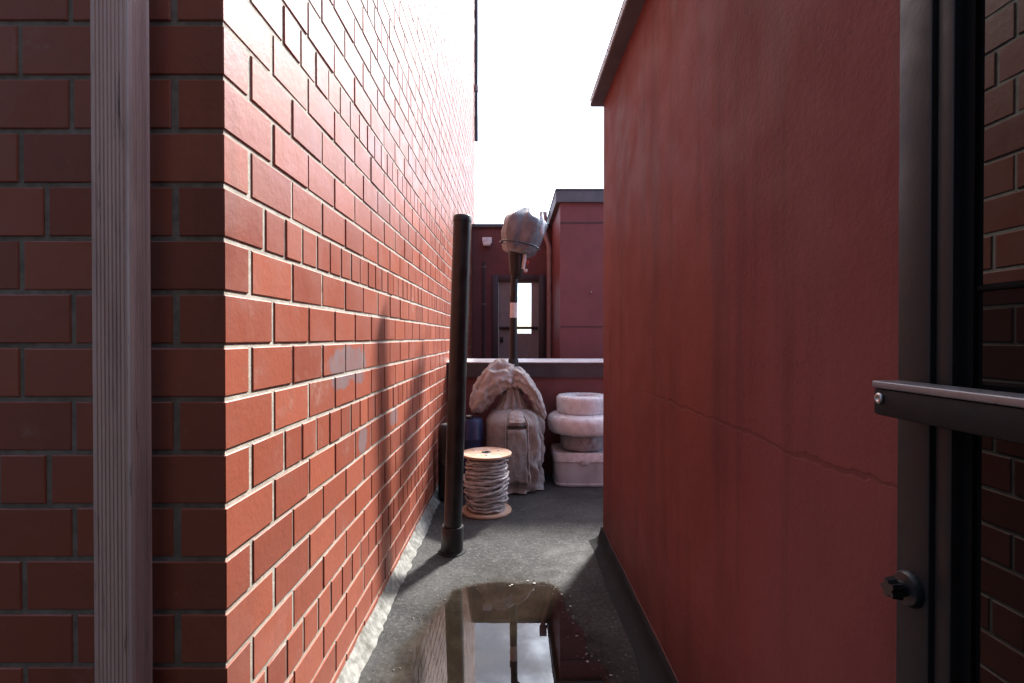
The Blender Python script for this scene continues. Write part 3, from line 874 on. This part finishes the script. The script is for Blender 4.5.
# ------------------------------------------------------------------ tub with coils on the right
tx, ty = .53, 3.80
root = thing('storage_tub', (tx,ty,0), 'grubby white plastic storage tub with a lid, lowest in the stack by the rendered wall', 'storage tub')
def loft(rows, name, mat, n=10, e=6.0):
    """rounded-rectangle rings (hx, hy, z)"""
    m_ = MB(); N_ = 64; v_ = []
    for (a_, b_, z) in rows:
        for k in range(N_):
            t = 2*math.pi*k/N_; c_, s2 = math.cos(t), math.sin(t)
            rr = (abs(c_)**e+abs(s2)**e)**(-1/e)
            v_.append((tx+a_*rr*c_, ty+b_*rr*s2, z))
    f_ = [(j*N_+k, j*N_+(k+1)%N_, (j+1)*N_+(k+1)%N_, (j+1)*N_+k) for j in range(len(rows)-1) for k in range(N_)]
    f_.append(tuple(range(N_-1,-1,-1))); f_.append(tuple(range((len(rows)-1)*N_, len(rows)*N_)))
    m_.add(v_, f_, 0, True); return m_.build(name, mat, root, sharp=35)
tb = loft([(.205,.160,.0),(.214,.168,.006),(.216,.170,.020),(.212,.166,.026),(.219,.174,.176),(.219,.174,.182)], 'tub_body', M['tub'])
loft([(.224,.179,.182),(.226,.182,.186),(.226,.182,.242),(.222,.178,.249),(.20,.158,.250),(.195,.152,.246)], 'tub_lid', M['coil'])
mb = MB(); mb.rbox(tx-.03,tx+.03,ty-.188,ty-.1815,.165,.20,.003); mb.build('clip', M['tub'], root)

def coil(name, label, R0, r, z, sq, mat, strands, seed, wrap):
    rt = thing(name, (tx,ty,z), label, 'hose coil', 'wrapped coils stacked on the tub')
    rt.name = name
    m_ = MB(); nn_, mm = 84, 20; v_ = []
    for k in range(nn_):
        t = 2*math.pi*k/nn_
        for j in range(mm):
            p = 2*math.pi*j/mm
            cp_, sp_ = math.cos(p), math.sin(p)
            ee = 7.0 if sq else 3.6
            q_ = (abs(cp_)**ee+abs(sp_)**ee)**(-1/ee)
            rib = 1+.016*math.sin(strands*p) + wrap*fbm(math.cos(t)*6+seed, math.sin(t)*6, p*.8, 3)
            a_ = R0+r[0]*q_*cp_*rib
            v_.append((tx+a_*math.cos(t)+.004*seed%.01, ty+a_*math.sin(t), z+r[1]+r[1]*q_*sp_*rib))
    f_ = [(k*mm+j, ((k+1)%nn_)*mm+j, ((k+1)%nn_)*mm+(j+1)%mm, k*mm+(j+1)%mm) for k in range(nn_) for j in range(mm)]
    m_.add(v_, f_, 0, True); m_.build('coil_body', mat, rt)
    return rt
coil('hose_coil', 'narrow crinkled pink grey wrapped coil lying directly on the tub lid', .105, (.062,.0615), .251, True, M['coilb'], 9, 1, .07)
coil('hose_coil', 'widest fat white wrapped coil in the middle of the stack', .175, (.092,.074), .375, False, M['coil'], 5, 2, .03)
coil('hose_coil', 'flat sided white ring coil with an open middle on top of the stack', .145, (.048,.066), .524, True, M['coil'], 4, 3, .02)

# ------------------------------------------------------------------ rear building
root = thing('low_building', (.0,YB,0), 'dark red rear wall with a glazed door beyond the parapet', 'building')
zt = 2.469
dx0, dx1, dz1 = -.251, .415, 1.875         # opening
mb = MB()
mb.box(XL(YB)+.002, dx0, YB, YB+.2, 0, zt); mb.box(dx1, .70, YB, YB+.2, 0, zt); mb.box(dx0, dx1, YB, YB+.2, dz1, zt)
mb.build('wall_body', M['darkred'], root)
mb = MB(); mb.box(XL(YB)+.003, .70, YB-.04, YB+.24, zt, zt+.041); mb.build('coping', M['roofgrey'], root)
# door
mb = MB()
mb.rbox(dx0, dx0+.078, YB-.03, YB+.12, 0, dz1, .004); mb.rbox(dx1-.078, dx1, YB-.03, YB+.12, 0, dz1, .004); mb.rbox(dx0+.0781, dx1-.0781, YB-.03, YB+.12, dz1-.078, dz1, .004)
dr = mb.build('door_frame', M['doorframe'], root, sharp=40)
lx0, lx1 = dx0+.080, dx1-.080
mb = MB()
yl = YB+.02
gx0, gx1, gz0, gz1 = .050, .245, 1.140, 1.779
mb.box(lx0+.0, gx0, yl, yl+.045, .01, dz1-.081); mb.box(gx1, lx1, yl, yl+.045, .01, dz1-.081)
mb.box(gx0, gx1, yl, yl+.045, .01, gz0); mb.box(gx0, gx1, yl, yl+.045, gz1, dz1-.081)
df = mb.build('door_leaf', M['doorleaf'], root)
mb = MB(); mb.box(gx0, gx1, yl+.02, yl+.026, gz0, gz1); subpart(mb, 'glass_pane', M['glass'], df, root)
mb = MB(); mb.rbox(lx0+.01, lx1-.01, yl-.04, yl-.012, 1.195, 1.227, .006); mb.box(lx0+.06,lx0+.09,yl-.013,yl+.001,1.199,1.223); mb.box(lx1-.09,lx1-.06,yl-.013,yl+.001,1.199,1.223); subpart(mb, 'push_bar', M['blackplastic'], df, root)
mb = MB(); mb.rbox(lx0+.02, lx0+.06, yl-.03, yl+.001, 1.026, 1.099, .004); subpart(mb, 'lock_box', M['blackplastic'], df, root)
# side wing at the right
root = thing('flat_roofed_building', (1.6,5.8,0), 'taller plum red wing with a dark overhanging roof edge behind the rendered wall', 'building')
wz = 2.486
mb = MB(); mb.box(.50, 3.2, 5.2, YB+1.2, 0, wz)
mb.build('wall_body', M['plumred'], root)
mb = MB(); mb.box(.504, 3.2, 5.192, 5.1985, 2.278, 2.287); mb.box(.504, 3.2, 5.192, 5.1985, 1.203, 1.208); mb.build('panel_joint', M['roofgrey'], root)
mb = MB(); mb.box(.4525, 3.25, 5.155, YB+1.25, wz, wz+.115); re_ = mb.build('roof_edge', M['slate'], root)
mb = MB(); mb.box(.446,3.25,5.149,YB+1.256,wz+.1155,wz+.134); subpart(mb, 'edge_cap', M['roofgrey'], re_, root)
mb = MB(); mb.rbox(.815,.828,5.186,5.2,1.55,1.567,.003); mb.build('wall_bolt', M['bolt'], root)

# downpipe in the corner of the rear wall
root = thing('bent_downpipe', (.465,6.24,0), 'dusty pink downpipe with a bent top in the corner of the rear wall', 'downpipe')
mb = MB(); mb.tube([(.465,6.24,0),(.465,6.24,2.176),(.46,6.24,2.222),(.445,6.24,2.268),(.40,6.24,2.423),(.39,6.24,2.469),(.39,6.24,2.578)], .031, 20)
mb.build('pipe_body', M['paledownpipe'], root, sharp=50)
mb = MB(); mb.tube([(.465,6.24,2.13),(.465,6.24,2.19)], .036, 20); mb.build('joint_collar', M['paledownpipe'], root, sharp=50)
mb = MB(); mb.rbox(.345,.435,6.205,6.258,2.525,2.65,.006); mb.build('rainwater_head', M['paledownpipe'], root, sharp=40)
for z in (1.15,2.0):
    mb = MB(); mb.rbox(.43,.4985,6.268,6.2995,z,z+.025,.003); mb.build('wall_bracket', M['capmetal'], root)
# thin conduit and lamp
root = thing('conduit', (-.356,6.28,0), 'thin pale conduit running up the rear wall left of the door', 'conduit')
mb = MB(); mb.tube([(-.356,6.278,0),(-.356,6.278,2.04)], .013, 12); mb.build('tube', M['capmetal'], root)
for z in (.7,1.5,1.97):
    mb = MB(); mb.rbox(-.376,-.336,6.286,6.2995,z,z+.02,.003); mb.build('pipe_clip', M['palecap'], root)
root = thing('wall_lamp', (-.31,6.26,2.26), 'small white box lamp on the rear wall left above the door', 'wall lamp')
mb = MB(); mb.rbox(-.374,-.251,6.24,6.2995,2.263,2.341,.01); mb.build('lamp_housing', M['whitelamp'], root)
mb = MB(); mb.rbox(-.36,-.265,6.20,6.2395,2.227,2.2625,.006); mb.build('lamp_lens', M['valve'], root)

# ------------------------------------------------------------------ unseen building behind the viewer, where the door hangs, added to block sky light
root = thing('sky_blocking_building', (0,-.75,0), 'unseen dark grey building added behind the viewer to block sky light', 'building')
mb = MB()
mb.box(-4, -.62, -.75, -.47, 0, 4.2); mb.box(.43, 4, -.75, -.47, 0, 4.2); mb.box(-.62, .43, -.75, -.47, 2.30, 4.2)
mb.box(-4, 4, -4.0, -3.8, 0, 4.2); mb.box(-4, 4, -3.8, -.75, 4.1, 4.2)
mb.build('wall_body', M['greyrender'], root)
mb = MB(); mb.box(-.62, -.57, -.76, -.46, 0, 2.30); mb.box(.38, .43, -.76, -.46, 0, 2.30); mb.box(-.57, .38, -.76, -.46, 2.25, 2.30)
mb.build('door_frame', M['bronze'], root)

# ------------------------------------------------------------------ light
AZ, EL = 28, 44
sv = Vector((math.sin(R(AZ))*math.cos(R(EL)), math.cos(R(AZ))*math.cos(R(EL)), math.sin(R(EL))))
sun = bpy.data.lights.new('sun', 'SUN'); sun.energy = 4.2; sun.angle = R(5); sun.color = (1,.97,.92)
so = bpy.data.objects.new('sun', sun); COL.objects.link(so); so.location = (2,6,8)
so.rotation_euler = (-sv).to_track_quat('-Z','Y').to_euler()
w = bpy.data.worlds.new('World'); S.world = w; w.use_nodes = True
t = w.node_tree; bg = t.nodes['Background']
sky = t.nodes.new('ShaderNodeTexSky'); sky.sky_type = 'NISHITA'; sky.sun_disc = False
sky.sun_elevation = R(EL); sky.sun_rotation = R(AZ)
sky.air_density = 1.0; sky.dust_density = 2.0; sky.altitude = 50
tc = t.nodes.new('ShaderNodeTexCoord')
mp = t.nodes.new('ShaderNodeMapping'); mp.inputs['Scale'].default_value = (1.6,1.6,3.2)
nz = t.nodes.new('ShaderNodeTexNoise'); nz.inputs['Scale'].default_value = 2.1; nz.inputs['Detail'].default_value = 7; nz.inputs['Roughness'].default_value = .58
rg = t.nodes.new('ShaderNodeMapRange'); rg.interpolation_type = 'SMOOTHSTEP'
rg.inputs['From Min'].default_value = .40; rg.inputs['From Max'].default_value = .60
mx = t.nodes.new('ShaderNodeMix'); mx.data_type = 'RGBA'
nrm = t.nodes.new('ShaderNodeVectorMath'); nrm.operation = 'NORMALIZE'
dt = t.nodes.new('ShaderNodeVectorMath'); dt.operation = 'DOT_PRODUCT'; dt.inputs[1].default_value = sv
def mth(op, a, b):
    x = t.nodes.new('ShaderNodeMath'); x.operation = op
    for i, v in enumerate((a, b)):
        if hasattr(v, 'links'): t.links.new(v, x.inputs[i])
        else: x.inputs[i].default_value = v
    return x.outputs[0]
t.links.new(tc.outputs['Generated'], nrm.inputs[0]); t.links.new(nrm.outputs[0], dt.inputs[0])
dpos = mth('MAXIMUM', dt.outputs['Value'], 0.)
# thin bright cloud: brighter towards the sun, as scattered sunlight is
glow = mth('ADD', mth('ADD', 0.3, mth('MULTIPLY', mth('POWER', dpos, 4.), 22.)), mth('MULTIPLY', mth('POWER', dpos, 22.), 20.))
nz2 = t.nodes.new('ShaderNodeTexNoise'); nz2.inputs['Scale'].default_value = 5.5; nz2.inputs['Detail'].default_value = 8; nz2.inputs['Roughness'].default_value = .62
t.links.new(mp.outputs[0], nz2.inputs['Vector'])
r2 = t.nodes.new('ShaderNodeMapRange'); r2.interpolation_type = 'SMOOTHSTEP'
r2.inputs['From Min'].default_value = .38; r2.inputs['From Max'].default_value = .62
r2.inputs['To Min'].default_value = .55; r2.inputs['To Max'].default_value = 1.25
t.links.new(nz2.outputs['Fac'], r2.inputs['Value'])
glow = mth('MULTIPLY', glow, r2.outputs['Result'])
cr = t.nodes.new('ShaderNodeVectorMath'); cr.operation = 'SCALE'; cr.inputs[0].default_value = (.97,1.01,1.08)
t.links.new(glow, cr.inputs['Scale']); av = t.nodes.new('ShaderNodeVectorMath'); av.operation = 'ADD'; av.inputs[1].default_value = (1.75,2.7,4.7)
t.links.new(cr.outputs[0], av.inputs[0]); t.links.new(av.outputs[0], mx.inputs['B'])
L = t.links.new
L(tc.outputs['Generated'], mp.inputs['Vector']); L(mp.outputs[0], nz.inputs['Vector']); L(nz.outputs['Fac'], rg.inputs['Value'])
L(rg.outputs['Result'], mx.inputs['Factor']); L(sky.outputs[0], mx.inputs['A']); L(mx.outputs['Result'], bg.inputs['Color'])
bg.inputs['Strength'].default_value = .10

# ------------------------------------------------------------------ camera
cam = bpy.data.cameras.new('camera'); cam.lens = 36*500/1024; cam.sensor_width = 36
cam.clip_start = .03; cam.clip_end = 300
co = bpy.data.objects.new('camera', cam); COL.objects.link(co)
co.location = (0,0,H); co.rotation_euler = (R(90-.458),0,0)
S.camera = co
vs_ = S.view_settings
vs_.view_transform = 'Standard'; vs_.look = 'None'; vs_.exposure = 1.6; vs_.gamma = 1; vs_.use_curve_mapping = False
for o in bpy.data.objects:
    if 'base' in o: del o['base']
